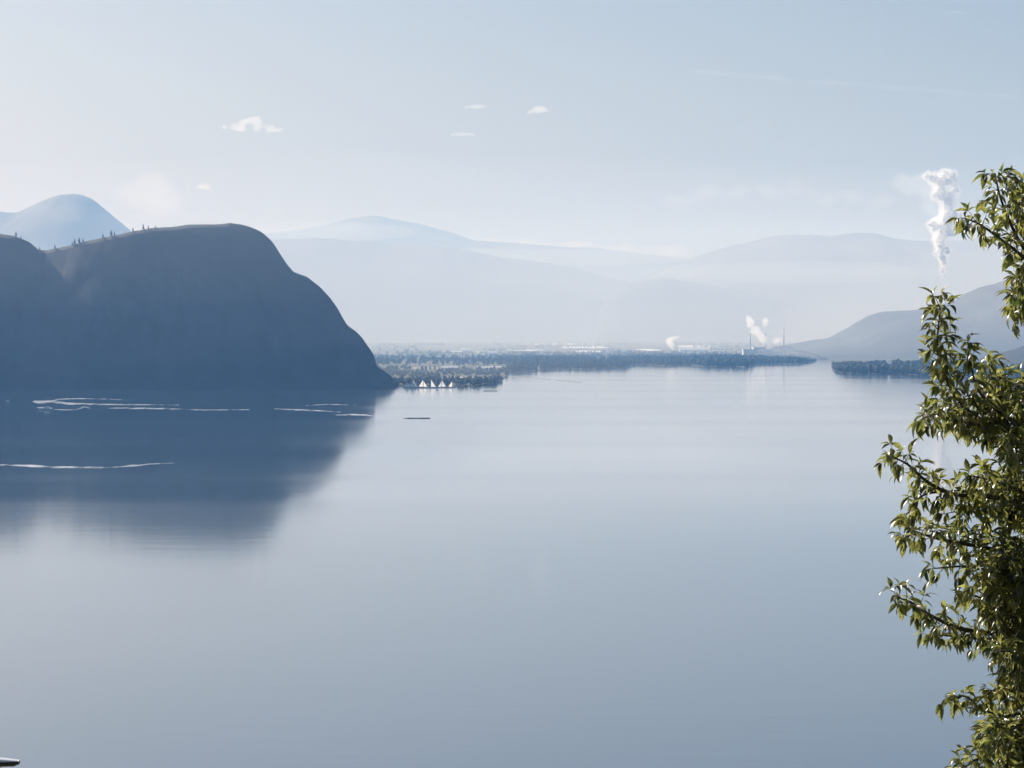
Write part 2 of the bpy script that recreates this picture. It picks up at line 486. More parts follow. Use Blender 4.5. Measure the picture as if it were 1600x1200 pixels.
# ------------------------------------------------------------------ pulp mill
D_MILL = 10800.0
def mill_x(px): return (px - 800) / FPX * D_MILL
def mill_z(py): return at(800, py, D_MILL).z
M_mill = simple('mill_cladding', (0.50,0.51,0.52), (0.60,0.60,0.60), 0.03, 0.6)
mill = empty('mill_building', (mill_x(1188), D_MILL, 1.0))
tag(mill, 'pale stepped mill building rising behind the delta trees', 'building')
blocks = [(-50,-6,24,60),(-20,14,30,52),(4,40,23,45),(36,66,18,40)]
for i, (a, b, hh, dd) in enumerate(blocks):
    off = i * 0.35
    m = MB(); m.box((a, off, 0), (b, dd + off, hh)); m.build('wall', M_mill, mill)
    m = MB(); m.box((a - 1, off - 1, hh), (b + 1, dd + off + 1, hh + 1.6)); m.build('roof', M_roofmetal, mill)
    for k in range(4):
        x = a + 4 + k * (b - a - 10) / 3.0
        m = MB(); m.box((x, off - .5, hh * .45), (x + 3, off - .02, hh * .62)); m.build('window', M_dark, mill)
def stack(px, top_py, r0, r1, label, dist=D_MILL, base=1.0, mat=None, bands=True):
    p = at(px, top_py, dist)
    t = empty('smokestack', (p.x, dist, base))
    h = p.z - base
    m = MB(); m.tube([(0,0,-3),(0,0,h*.5),(0,0,h)], [r0, (r0+r1)/2, r1], 16, caps=True); m.build('shaft', mat or M_white, t, True)
    m = MB(); m.tube([(0,0,h),(0,0,h+1.2)], [r1*1.25, r1*1.25], 16); m.build('rim', M_conc, t)
    return tag(t, label, 'smokestack')
stack(1224.5, 512, 2.6, 1.8, 'slim white smokestack standing at the end of the mill')
stack(1172, 521, 2.2, 1.6, 'white smokestack with a round steam puff, by the mill')
stack(1196, 521, 2.2, 1.6, 'white smokestack with a small steam puff, middle of the mill')


# ------------------------------------------------------------------ steam and clouds
def steam_material(name):
    m = NT(name)
    d = m.n('BsdfDiffuse'); d.inputs['Color'].default_value = (0.96,0.96,0.96,1)
    t = m.n('BsdfTranslucent'); t.inputs['Color'].default_value = (0.96,0.96,0.96,1)
    mx = m.n('MixShader'); mx.inputs[0].default_value = 0.55
    m.l(d.outputs[0], mx.inputs[1]); m.l(t.outputs[0], mx.inputs[2])
    return m.done(mx)
M_steam = steam_material('steam_core')
def billow(name, blobs, voxel, amp, mat, parent, seed, nscale, smooth_it=2):
    """fuse a set of balls (centre, radii) into one closed lumpy body"""
    bm = bmesh.new()
    for c, r_ in blobs:
        mt = Matrix.Translation(c) @ Matrix.Diagonal((r_[0], r_[1], r_[2], 1))
        bmesh.ops.create_icosphere(bm, subdivisions=2, radius=1.0, matrix=mt)
    for v in bm.verts:
        n_ = Vector((noise.fractal(v.co * nscale + Vector((seed, 0, 0)), .8, 2, 4), noise.fractal(v.co * nscale + Vector((0, seed + 5, 0)), .8, 2, 4), noise.fractal(v.co * nscale + Vector((0, 0, seed + 9)), .8, 2, 4)))
        v.co += n_ * amp
    me = bpy.data.meshes.new(name); bm.to_mesh(me); bm.free()
    me.materials.append(mat)
    o = bpy.data.objects.new(name, me); col.objects.link(o)
    if parent: o.parent = parent
    rm = o.modifiers.new('fuse', 'REMESH'); rm.mode = 'VOXEL'; rm.voxel_size = voxel; rm.use_smooth_shade = True
    tx = bpy.data.textures.new(name + '_billows', 'CLOUDS'); tx.noise_scale = voxel * 6; tx.noise_depth = 4
    dp = o.modifiers.new('billows', 'DISPLACE'); dp.texture = tx; dp.strength = voxel * 4.5; dp.mid_level = 0.5; dp.texture_coords = 'LOCAL'
    return o
def plume(name, puffs, dist, core, vap, dens, label, cat, voxel, flat=1.0, seed=1.0, amp=0.35, core_from=0.0, group=None):
    b = at(puffs[0][0], puffs[0][1], dist)
    t = empty(name, b)
    k = dist / FPX
    rn = random.Random(int(seed * 10))
    dense = []
    for i, q in enumerate(puffs):
        dense.append(q)
        near = sorted(puffs[:i] + puffs[i+1:], key=lambda o: (o[0]-q[0])**2 + (o[1]-q[1])**2)[:2]
        for o in near: dense.append(((o[0]+q[0])/2, (o[1]+q[1])/2, (o[2]+q[2])/2 * .95))
    puffs = dense
    bl_c, bl_v = [], []
    for px, py, r_ in puffs:
        c = at(px, py, dist) - b
        c.y += rn.uniform(-.5, .5) * r_ * k
        q = r_ * k
        if r_ >= core_from: bl_c.append((c, (q*core, q*core, q*core*flat)))
        bl_v.append((c, (q*vap, q*vap, q*vap*flat)))
    rm = sum(p[2] for p in puffs) / len(puffs) * k
    if core > 0 and bl_c: billow('core', bl_c, voxel, rm * amp, M_steam, t, seed, 0.9 / rm)
    billow('vapour', bl_v, voxel * 1.3, rm * amp * 1.2, volume(name + '_vapour', (0.995,0.995,0.995), dens, 0.55), t, seed, 0.9 / rm)
    return tag(t, label, cat, group)
big = [(1474,438,2.2),(1473.5,430,3.5),(1474,421,5),(1474,411,6.5),(1473,400,9),(1471,388,11),(1470,376,13),(1474,363,15),(1478,350,16),(1460,349,9),(1450,350,6),(1489,366,9),(1488,388,5),(1462,398,5),
       (1481,336,15),(1482,322,15),(1479,309,15),(1490,301,11),(1494,297,6),(1470,299,12),(1472,286,14),(1486,284,10),(1461,278,10),(1449,276,8),(1476,271,9),(1490,271,6),(1500,338,10),(1506,352,8),(1460,305,8)]
plume('steam_plume', big, 12500, 0.48, 1.17, 0.015, 'tall billowing white steam plume beside the leafy tree', 'steam plume', 2.4, seed=2.0)
plume('drifting_steam', [(1456,281,9),(1440,280,10),(1424,283,8),(1410,281,9),(1396,288,6),(1432,298,8),(1450,300,11),(1418,303,6),(1448,318,9),(1460,330,8)], 12600, 0, 1.25, 0.0038, 'faint steam drifting away from the top of the tall plume', 'steam', 6, seed=4.0)
stack(1471.5, 472, 3.2, 2.4, 'distant smokestack under the tall steam plume', dist=12450, base=60.0)
plume('steam_puff', [(1172,508,4),(1173,504,5),(1171,500,4),(1168,497,3)], D_MILL, 0, 1.3, 0.034, 'round white steam puff above the mill', 'steam puff', 1.4, seed=5)
plume('steam_puff', [(1196,507,3),(1195.5,503,4.2),(1197,499,3)], D_MILL, 0, 1.3, 0.034, 'small steam puff on the middle mill stack', 'steam puff', 1.4, seed=6)
plume('steam_puff', [(1195,532,4),(1191,528,5),(1186,522,4.6),(1181,517,4),(1177,513,3.2),(1175,520,3),(1183,513,3),(1198,529,2.6)], D_MILL - 60, 0, 1.3, 0.034, 'ragged steam rising low in front of the mill', 'steam puff', 1.6, seed=7)
plume('steam_puff', [(1216,532,3.4),(1212,533.5,3),(1220,531,3)], D_MILL - 60, 0, 1.3, 0.034, 'low steam at the foot of the slim smokestack', 'steam puff', 1.6, seed=8)
plume('steam_puff', [(1052,545,2),(1050,541,3),(1047,537,4.6),(1045,532.5,4.2),(1049,529,3.2),(1055,527.5,2.4),(1061,526.5,1.8)], 10400, 0, 1.3, 0.040, 'bright white steam puff rising alone from the delta', 'steam puff', 1.6, seed=9)
CL = 46000.0
plume('cloud', [(352,198,3),(365,200,3.6),(380,201.5,4.4),(400,202,4.6),(420,202.5,4.2),(438,202.5,3.4),(378,192,3.6),(391,188,5),(402,187,4),(408,191,3)], CL, 0, 1.5, 0.0036, 'largest pale cloud with a flat lower streak, above the headland', 'cloud', 14, flat=0.8, seed=11)
plume('cloud', [(730,167,2.5),(740,166.5,3.5),(750,166.5,3.5),(758,167,2.5)], CL, 0, 1.5, 0.0036, 'thin flat cloud, upper of the two streaks above each other', 'cloud', 9, flat=0.7, seed=12)
plume('cloud', [(828,175,3),(838,172,5),(846,171,5),(855,172,3)], CL, 0, 1.5, 0.0036, 'small arched cloud right of the two thin streaks', 'cloud', 10, flat=0.8, seed=13)
plume('cloud', [(708,210,2.4),(720,210,3),(730,210,3),(740,210,2.2)], CL, 0, 1.5, 0.0036, 'faint thin cloud, lower of the two streaks above each other', 'cloud', 7, flat=0.7, seed=14)
plume('cloud', [(312,293,3),(318,291,4.5),(326,294,3)], CL, 0, 1.5, 0.0036, 'tiny cloud low over the headland', 'cloud', 10, flat=0.8, seed=15)
plume('cloud', [(195,300,9),(210,293,11),(228,286,13),(245,278,12),(255,290,12),(265,305,12),(240,305,16),(215,312,14),(245,325,16),(270,325,12)], CL, 0, 1.3, 0.0005, 'faint towering cloud between the domed peak and the headland', 'cloud', 22, flat=0.9, seed=16)
plume('cloud', [(1050 + 15 * k, 312 - 14 * math.sin(k * .16) + 6 * math.sin(k * 1.3), 10 + 4 * math.sin(k * 2.1)) for k in range(24)], CL, 0, 1.4, 0.0004, 'broad faint cloud bank low over the right mountain', 'cloud', 30, flat=0.7, seed=17)

plume('cloud', [(740 + 26 * k, 377 + 1.2 * k + 3 * math.sin(k * 1.7), 7 + 2 * math.sin(k * 2.3)) for k in range(14)], CL, 0, 1.5, 0.0014, 'cream cloud bank lying just above the far middle ridge', 'cloud', 22, flat=0.7, seed=18)
plume('cloud', [(1090 + 9 * k, 112 + .72 * k, 6 + 1.5 * math.sin(k * .6)) for k in range(56)], CL, 0, 1.4, 0.00035, 'long faint streak of high cloud above the steam plume', 'cloud', 16, flat=0.4, seed=19)
plume('cloud', [(1478,20,2),(1490,19,3),(1503,19.5,3),(1514,21,2)], CL, 0, 1.5, 0.0012, 'faint wisp of cloud at the top of the sky', 'cloud', 9, flat=0.6, seed=20)

# ------------------------------------------------------------------ pines on the headland crest
M_needle = simple('pine_needles', (0.018,0.03,0.016), (0.035,0.05,0.025), 0.6, 0.9, Specular_IOR_Level=0.1)
M_pbark = simple('pine_bark', (0.06,0.045,0.035), (0.10,0.08,0.06), 1.5, 0.9)
def crest_z(px):
    x = at(px, 500, D_BLUFF).x
    return x, interp(BP, x) - 0.25
pine_where = {25:'leftmost pine on the knob at the picture edge',33:'pine just right of the leftmost one, on the knob'}
ordn = ['first','second','third','fourth','fifth','sixth','seventh','eighth','ninth','tenth','eleventh','twelfth','thirteenth','fourteenth','fifteenth']
for i, (px, hp) in enumerate([(25,8),(33,5),(62,5),(86,6),(113,5),(117,8),(124,8),(130,6),(161,6),(174,9),(179,6),(208,6),(224,8),(232,5),(243,4)]):
    x, z = crest_z(px)
    h = hp * D_BLUFF / FPX * 1.15
    rn = random.Random(i + 40)
    t = empty('pine_tree', (x, D_BLUFF, z))
    m = MB(); m.tube([(0,0,-1.5),(0.1,0,h*.5),(0,0,h*.96)], [.22,.15,.04], 6); m.build('trunk', M_pbark, t)
    m = MB()
    for k in range(6):
        zz = h * (0.10 + 0.14 * k); r_ = h * 0.27 * (1 - k / 7.0) * rn.uniform(.8, 1.2)
        ring = [(r_*rn.uniform(.6,1.2)*math.cos(q*.785), r_*rn.uniform(.6,1.2)*math.sin(q*.785), zz + rn.uniform(-.1,.1)*h*.3) for q in range(8)]
        m.add(ring + [(0,0,zz+h*.26),(0,0,zz+h*.06)], [(q,(q+1)%8,8) for q in range(8)] + [((q+1)%8,q,9) for q in range(8)])
    m.build('crown', M_needle, t)
    tag(t, ('%s pine counted from the picture edge along the headland crest' % ordn[i]), 'pine tree', 'pines on the headland crest')

# ------------------------------------------------------------------ boats, wakes, logs
M_hull = simple('white_hull', (0.80,0.80,0.79), (0.84,0.84,0.83), 0.5, 0.3)
M_sail = NT('sailcloth')
_d = M_sail.n('BsdfDiffuse'); _d.inputs[0].default_value = (0.85,0.84,0.81,1)
_t = M_sail.n('BsdfTranslucent'); _t.inputs[0].default_value = (0.85,0.84,0.81,1)
_m = M_sail.n('MixShader'); _m.inputs[0].default_value = 0.5
M_sail.l(_d.outputs[0], _m.inputs[1]); M_sail.l(_t.outputs[0], _m.inputs[2]); M_sail = M_sail.done(_m)
def loft_hull(L, B, H):
    """bow towards -x"""
    m = MB(); st = []
    for i in range(9):
        f = i / 8
        w = B / 2 * min(1, (f / .45)) ** .6 * (1 - .12 * max(0, f - .6))
        sheer = H * (1.25 - .35 * f)
        x = -L/2 + L * f
        st.append([(x, -w, sheer), (x + (1-f)*L*.05, -w*.85, .25*H), (x + (1-f)*L*.09, 0, -.3*H), (x + (1-f)*L*.05, w*.85, .25*H), (x, w, sheer)])
    vs = [p for s_ in st for p in s_]
    fs = [(i*5+k, i*5+k+1, (i+1)*5+k+1, (i+1)*5+k) for i in range(8) for k in range(4)]
    fs += [(i*5+4, i*5, (i+1)*5, (i+1)*5+4) for i in range(8)] + [(40,41,42,43,44)]
    m.add(vs, fs)
    return m
def cruiser(px, py, L, rz, label):
    p = ground(px, py)
    t = empty('motorboat', p, rz)
    loft_hull(L, L*.3, L*.11).build('hull', M_hull, t)
    m = MB(); a, b, w, z0, z1 = -L*.12, L*.25, L*.11, L*.11, L*.24
    m.add([(a,-w,z0),(b,-w,z0),(b,w,z0),(a,w,z0),(a+L*.1,-w*.85,z1),(b,-w*.85,z1),(b,w*.85,z1),(a+L*.1,w*.85,z1)], [(4,5,6,7),(0,1,5,4),(1,2,6,5),(2,3,7,6),(3,0,4,7)])
    cab = m.build('cabin', M_hull, t)
    m = MB(); m.add([(a-.03,-w*.8,z0+L*.02),(a-.03,w*.8,z0+L*.02),(a+L*.08,w*.7,z1-.05),(a+L*.08,-w*.7,z1-.05)], [(0,1,2,3)]); m.build('windscreen', M_dark, cab)
    m = MB(); m.box((L*.44,-L*.03,-L*.02),(L*.52,L*.03,L*.16)); m.build('outboard_motor', M_dark, t)
    return tag(t, label, 'motorboat')
cruiser(71, 640.5, 12.5, 0.05, 'white motorboat trailing the long wake below the headland')
cruiser(12, 627, 5.5, 0.3, 'tiny white motorboat nearest the picture edge below the headland')
def sailboat(px, py, h, lean, label, jib=True, flip=1):
    p = ground(px, py)
    t = empty('sailboat', p, lean)
    L = h * 1.15
    loft_hull(L, L*.3, L*.09).build('hull', M_hull, t)
    m = MB(); m.tube([(-L*.05*flip,0,0),(-L*.05*flip,0,h)], [.07,.04], 6); m.build('mast', M_conc, t)
    def sail(name, pts, belly):
        m = MB(); n = 6; vs = []
        A, B_, C_ = [Vector(q) for q in pts]
        for i in range(n + 1):
            for j in range(n + 1 - i):
                u, v = i / n, j / n
                q = A + (B_ - A) * u + (C_ - A) * v
                q.y += belly * math.sin(math.pi * min(1, u + v)) * (1 - u)
                vs.append(q)
        idx = {}; c = 0
        for i in range(n + 1):
            for j in range(n + 1 - i): idx[i, j] = c; c += 1
        fs = []
        for i in range(n):
            for j in range(n - i):
                fs.append((idx[i,j], idx[i+1,j], idx[i,j+1]))
                if j < n - i - 1: fs.append((idx[i+1,j], idx[i+1,j+1], idx[i,j+1]))
        k = len(vs)
        m.add(vs, fs); m.build(name, M_sail, t, True)
    sail('mainsail', [(-L*.03*flip,0,h*.14),(-L*.03*flip,0,h*.97),(L*.42*flip,0,h*.15)], .5)
    if jib: sail('jib', [(-L*.47*flip,0,h*.13),(-L*.08*flip,0,h*.85),(-L*.09*flip,0,h*.14)], .4)
    m = MB(); m.tube([(-L*.05*flip,0,h*.135),(L*.43*flip,0,h*.135)], [.05,.05], 6); m.build('boom', M_conc, t)
    return tag(t, label, 'sailboat', 'sailboats off the spit')
for a in [(636,605.6,7.5,.2,'low sailboat next to the headland tip',True,-1),(645.5,605.8,9.4,-.2,'sailboat second from the headland tip',True,-1),(660.5,606,10,.15,'broad-sailed boat third from the headland tip',True,-1),
          (674,606.2,10.4,.1,'tallest narrow sailboat, fourth from the headland tip',False,1),(691,605.8,9.2,-.1,'sailboat fifth from the headland tip',True,1),(706,606,8.4,.2,'sailboat farthest from the headland tip',False,-1)]:
    sailboat(*a)

def wake_material():
    m = NT('foam_and_sky_sheen')
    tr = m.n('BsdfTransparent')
    d = m.bsdf((0.82,0.85,0.88), 0.35)  # white stands for foam and for sky mirrored in ruffled water
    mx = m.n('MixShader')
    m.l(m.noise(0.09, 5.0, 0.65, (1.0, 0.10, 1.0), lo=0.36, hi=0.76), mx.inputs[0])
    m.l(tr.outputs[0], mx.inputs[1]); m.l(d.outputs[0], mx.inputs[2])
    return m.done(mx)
M_wake = wake_material()
def ribbon(mb, pts, z=0.06):
    """a pale wake streak, foam and mirrored sky painted white: centre line and thickness in picture rows"""
    fine = []
    for (a, b) in zip(pts, pts[1:]):
        n = max(2, int((b[0] - a[0]) / 4))
        for i in range(n):
            f = i / n; fine.append([a[k] + (b[k] - a[k]) * f for k in range(3)])
    fine.append(list(pts[-1]))
    n0 = len(mb.v)
    for px, py, w in fine:
        w *= 1 + .35 * noise.noise(Vector((px * .12, py, 0)))
        mb.v.append(ground(px, py + w / 2, z)); mb.v.append(ground(px, py - w / 2, z))
    for i in range(len(fine) - 1):
        a = n0 + 2 * i; mb.f.append((a, a + 2, a + 3, a + 1))
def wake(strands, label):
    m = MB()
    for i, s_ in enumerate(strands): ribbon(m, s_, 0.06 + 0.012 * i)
    tag(m.build('boat_wake', M_wake), label, 'wake')
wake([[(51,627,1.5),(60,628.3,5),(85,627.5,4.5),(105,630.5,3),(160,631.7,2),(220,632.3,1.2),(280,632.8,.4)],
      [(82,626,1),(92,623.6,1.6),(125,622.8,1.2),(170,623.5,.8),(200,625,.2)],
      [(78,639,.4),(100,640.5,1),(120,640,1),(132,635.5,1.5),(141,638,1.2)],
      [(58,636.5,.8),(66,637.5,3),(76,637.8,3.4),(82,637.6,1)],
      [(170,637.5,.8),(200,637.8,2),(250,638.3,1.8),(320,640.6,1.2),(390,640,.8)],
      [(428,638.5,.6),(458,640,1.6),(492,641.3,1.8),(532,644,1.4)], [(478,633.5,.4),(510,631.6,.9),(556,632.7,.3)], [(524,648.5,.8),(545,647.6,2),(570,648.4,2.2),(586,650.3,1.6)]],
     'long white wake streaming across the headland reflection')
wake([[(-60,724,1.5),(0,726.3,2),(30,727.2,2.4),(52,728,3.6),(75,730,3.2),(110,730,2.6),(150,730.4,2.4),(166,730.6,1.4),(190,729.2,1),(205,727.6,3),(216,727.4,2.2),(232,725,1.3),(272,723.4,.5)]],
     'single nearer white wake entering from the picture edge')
M_log = simple('wet_log', (0.05,0.04,0.03), (0.09,0.075,0.06), 0.8, 0.6)
def logs(pts, label, r_=0.45):
    """a chain of floating logs"""
    P = [ground(a, b) for a, b in pts]
    t = empty('log_boom', P[0])
    for a, b in zip(P, P[1:]):
        d = b - a; n = max(1, round(d.length / 17))
        for i in range(n):
            q0, q1 = a + d * (i / n) - P[0], a + d * ((i + .96) / n) - P[0]
            m = MB(); m.tube([q0 + Vector((0,0,.1)), (q0+q1)/2 + Vector((0,0,.14)), q1 + Vector((0,0,.1))], [r_, r_*.95, r_*.85], 8); m.build('log', M_log, t, True)
    return tag(t, label, 'log boom')
logs([(631,653.6),(650,653.8),(673,653.6)], 'short dark line of logs floating off the headland tip')
logs([(790,587.5),(830,590.5),(860,592.5)], 'dark chain of floating logs reaching out from the spit')
logs([(866,593.6),(890,596),(908,598)], 'outer chain of floating logs beyond the spit')
logs([(755,611.2),(778,611)], 'short dark logs floating in front of the spit')

# ------------------------------------------------------------------ foreground hillside, house, leafy tree
def hill_z(x, y):
    return EYE - 2.2 - 0.21 * max(y, -200) - 0.00012 * y * y * (1 if y > 0 else 0) + 0.8 * noise.noise(Vector((x * 0.03, y * 0.03, 2))) - 0.02 * abs(x) * (1 if y > 0 else 0)
M_grass = simple('dry_hill_grass', (0.10,0.10,0.04), (0.20,0.17,0.08), 0.6, 0.95)
nxh, nyh = 60, 70
hv, hf = [], []
for i in range(nxh + 1):
    for j in range(nyh + 1):
        x, y = -400 + 800 * i / nxh, -120 + 420 * j / nyh
        hv.append((x, y, hill_z(x, y)))
for i in range(nxh):
    for j in range(nyh):
        a = i * (nyh + 1) + j
        hf.append((a, a + nyh + 1, a + nyh + 2, a + 1))
hillside = mesh_obj('hillside', hv, hf, M_grass, smooth=True)
hillside['kind'] = 'structure'

# street lamp on the slope below: only the end of its head reaches into the picture
LD = 40.0
tip = at(30, 1187, LD)
lx = tip.x - 1.25
lgz = hill_z(lx, LD) - 0.3
lamp = empty('street_lamp', (lx, LD, lgz))
tag(lamp, 'street lamp head with white top and black underside at the lower corner', 'street lamp')
M_lamp_top = simple('lamp_white_enamel', (0.80,0.80,0.80), (0.84,0.84,0.84), 3.0, 0.25)
M_lamp_low = simple('lamp_black_housing', (0.012,0.013,0.015), (0.02,0.02,0.022), 6.0, 0.35)
M_steel = simple('galvanised_steel', (0.30,0.31,0.32), (0.38,0.39,0.40), 3.0, 0.45, Metallic=0.8)
lh = tip.z - lgz
m = MB(); m.tube([(0,0,-.2),(0,0,.1),(0,0,.12),(0,0,lh-.05)], [.11,.11,.075,.05], 14); m.build('pole', M_steel, lamp, True)
m = MB(); m.tube([(0,0,lh-.1),(.1,0,lh+.02),(.35,0,lh+.03),(.62,0,lh+.015)], [.04,.035,.03,.03], 10); m.build('arm', M_steel, lamp, True)
def head_half(z_top, z_bot, grow):
    """one shell of the lamp head: stations along x, half ellipse across"""
    m = MB(); N = 9; st = []
    for f in (0, .06, .2, .4, .6, .8, .92, .98, 1.0):
        x = .55 + .70 * f
        w = (.10 + .05 * math.sin(math.pi * min(1, f * 1.1))) * (1 if f < .92 else (.93 if f < .97 else (.8 if f < .99 else .62))) + grow
        h = z_top(f); b_ = z_bot(f)
        st.append([(x, w * math.cos(math.pi * k / (N - 1)), b_ + (h - b_) * math.sin(math.pi * k / (N - 1)) ** .6) for k in range(N)])
    vs = [p for q in st for p in q]
    fs = [(i*N+k, i*N+k+1, (i+1)*N+k+1, (i+1)*N+k) for i in range(len(st)-1) for k in range(N-1)]
    fs += [(i*N+N-1, i*N, (i+1)*N, (i+1)*N+N-1) for i in range(len(st)-1)]
    fs += [tuple(range(N)), tuple((len(st)-1)*N + k for k in range(N))[::-1]]
    m.add(vs, fs); return m
head_half(lambda f: lh - .012 + .075 * (1 - f) ** .8 + .004, lambda f: lh - .014, 0).build('top_cover', M_lamp_top, lamp, True)
head_half(lambda f: lh - .075 + (.02 if f > .97 else 0), lambda f: lh - .0165, .006).build('housing', M_lamp_low, lamp, True)
m = MB(); m.box((.72, -.08, lh - .088), (1.05, .08, lh - .072)); m.build('lens', M_white, lamp)

# ---- the leafy tree at the picture's edge
M_bark = simple('tree_bark', (0.035,0.028,0.022), (0.07,0.058,0.045), 20.0, 0.85)
def leaf_material():
    m = NT('glossy_leaf')
    v = m.noise(14.0, 3.0, 0.6, coord='Object', lo=0.36, hi=0.66)
    tc = m.n('ObjectInfo')
    cu = m.mix(v, (0.014,0.028,0.010), (0.050,0.068,0.018))
    ct = m.mix(v, (0.07,0.12,0.022), (0.72,0.71,0.20))  # dark end of the mix paints shadow into the foliage
    p = m.bsdf(cu, 0.36, Specular_IOR_Level=0.8)
    t = m.n('BsdfTranslucent'); m.l(ct, t.inputs[0])
    mx = m.n('MixShader'); mx.inputs[0].default_value = 0.38
    m.l(p.outputs[0], mx.inputs[1]); m.l(t.outputs[0], mx.inputs[2])
    return m.done(mx)
M_leaf = leaf_material()
def leaf_shape(wid, arch, fold, twist):
    st = [(0,.0),(.06,.10),(.22,.72),(.42,1.0),(.62,.86),(.80,.50),(.92,.2),(1.0,.0)]
    vs, fs = [], []
    for f, w in st:
        a = arch * f
        c = Vector((0, math.sin(a) / max(arch, .01) if arch > .01 else f, -(1 - math.cos(a)) / max(arch, .01)))
        tw = twist * f
        for sgn in (-1, 0, 1):
            dx = sgn * w * wid / 2
            q = Vector((dx * math.cos(tw), 0, abs(dx) * fold + dx * math.sin(tw)))
            vs.append(c + q)
    for i in range(len(st) - 1):
        a = i * 3
        for k in (0, 1): fs.append((a + k, a + k + 1, a + k + 4, a + k + 3))
    return vs, fs
LEAVES = [leaf_shape(.31, .9, .45, .1), leaf_shape(.34, .4, .6, -.3), leaf_shape(.27, 1.4, .3, .4), leaf_shape(.33, .7, .8, .25), leaf_shape(.29, 1.1, .5, -.5)]
rt = random.Random(11)
TD = 15.0
trunk_x = 2.72
leaf_list = []
twigs = MB()
limb_meshes = []
def put_leaf(p, d, size):
    d = d.normalized()
    up = Vector((rt.uniform(-.6,.6), rt.uniform(-.6,.6), 1))
    x = d.cross(up)
    if x.length < .05: x = d.cross(Vector((1, 0, 0)))
    x.normalize(); z = x.cross(d)
    M3 = Matrix((x, d, z)).transposed().to_4x4()
    leaf_list.append((Matrix.Translation(p) @ M3 @ Matrix.Scale(size, 4), rt.randrange(len(LEAVES)), p, size))
def shoot(p, d, L, r0=.0028, dens=1.0):
    n = max(3, int(L / .020)); pts = [p.copy()]; d = d.normalized()
    for i in range(n):
        d = (d + Vector((rt.uniform(-.16,.16), rt.uniform(-.16,.16), rt.uniform(-.16,.12)))).normalized()
        pts.append(pts[-1] + d * (L / n))
    twigs.tube(pts, [r0 * (1 - .7 * i / n) for i in range(n + 1)], 4, caps=False)
    ang = rt.uniform(0, 6.28)
    for i in range(1, n + 1):
        if rt.random() > .92 * dens: continue
        ang += 2.4
        f = (pts[i] - pts[i-1]).normalized(); u = f.orthogonal().normalized(); w = f.cross(u)
        out = u * math.cos(ang) + w * math.sin(ang)
        put_leaf(pts[i], f * rt.uniform(.35,.9) + out * rt.uniform(.6,1.1) + Vector((0,0,-rt.uniform(.25,1.0))), rt.uniform(.036,.088))
    for k in range(rt.randint(3, 5)):
        f = (pts[-1] - pts[-2]).normalized(); u = f.orthogonal().normalized(); w = f.cross(u); a = k * 1.5 + ang
        put_leaf(pts[-1], f * .9 + (u * math.cos(a) + w * math.sin(a)) * rt.uniform(.3,.9) + Vector((0,0,-rt.uniform(.0,.6))), rt.uniform(.034,.078))
def spline(pts, step=.03):
    P = [pts[0] * 2 - pts[1]] + pts + [pts[-1] * 2 - pts[-2]]
    out = []
    for i in range(1, len(P) - 2):
        n = max(2, int((P[i+1] - P[i]).length / step))
        for k in range(n):
            t = k / n
            out.append(0.5 * ((2 * P[i]) + (P[i+1] - P[i-1]) * t + (2*P[i-1] - 5*P[i] + 4*P[i+1] - P[i+2]) * t*t + (3*P[i] - P[i-1] - 3*P[i+1] + P[i+2]) * t**3))
    out.append(pts[-1])
    return out
limbs = []
def limb(world_pts, r0, bare=.25, every=.030, Ls=(.06,.17), dens=1.0):
    pts = spline(world_pts)
    n = len(pts)
    m = MB(); m.tube(pts, [r0 * (1 - i / n) ** .8 + .0022 for i in range(n)], 6, caps=True)
    limbs.append(m)
    acc = 0; ang = rt.uniform(0, 6)
    for i in range(1, n):
        acc = acc + (pts[i] - pts[i-1]).length if i / n > bare else 0
        while i / n > bare and acc > every:
            acc -= every
            f = (pts[i] - pts[i-1]).normalized(); u = f.orthogonal().normalized(); w = f.cross(u); ang += 2.4
            d = f * .7 + (u * math.cos(ang) + w * math.sin(ang)) * .9 + Vector((0,0,.12))
            fade = 1 - .45 * (i / n)
            shoot(pts[i], d, rt.uniform(*Ls) * fade, dens=dens)
    shoot(pts[-1], pts[-1] - pts[-2], .07, dens=dens)
def picture_limb(path, depth=0.0, r0=.014, base_drop=60, **kw):
    """a limb from the trunk out through the given places"""
    W = []
    for i, (px, py) in enumerate(path):
        f = i / max(1, len(path) - 1)
        W.append(at(px, py, TD + .45 * (1 - f) + depth * (.35 + .65 * f)))
    start = Vector((trunk_x, TD + .45, W[0].z - base_drop / FPX * TD))
    limb([start] + W, r0, **kw)
T = picture_limb
T([(1640,430),(1600,388),(1577,345),(1563,308),(1556,278)], .0, .012, bare=.30, every=.026, Ls=(.05,.12))
T([(1640,440),(1597,400),(1556,368),(1530,350),(1508,341)], -.2, .010, bare=.42, every=.030, Ls=(.04,.10))
T([(1650,330),(1622,325),(1602,295),(1592,282)], .2, .010, Ls=(.06,.14))
T([(1650,360),(1615,330),(1592,318)], -.1, .010, Ls=(.06,.13))
T([(1650,470),(1612,432),(1590,455),(1586,490)], .15, .009, bare=.45, every=.026, Ls=(.03,.08))
T([(1640,470),(1605,470),(1592,430)], -.15, .009, bare=.5, Ls=(.03,.08))
T([(1640,705),(1560,672),(1510,640),(1480,595),(1465,545),(1469,484)], -.1, .015, bare=.38, every=.014, Ls=(.06,.13))
T([(1640,690),(1570,650),(1530,612),(1518,575),(1512,545)], -.25, .010, bare=.5, every=.030, Ls=(.04,.09))
T([(1640,680),(1580,640),(1552,600),(1545,566)], .1, .010, bare=.5, every=.030, Ls=(.04,.09))
T([(1650,620),(1605,610),(1575,595),(1560,590)], .2, .010, Ls=(.04,.10))
T([(1640,700),(1560,670),(1500,660),(1465,648),(1446,652)], -.3, .012, bare=.4, every=.026, Ls=(.05,.12))
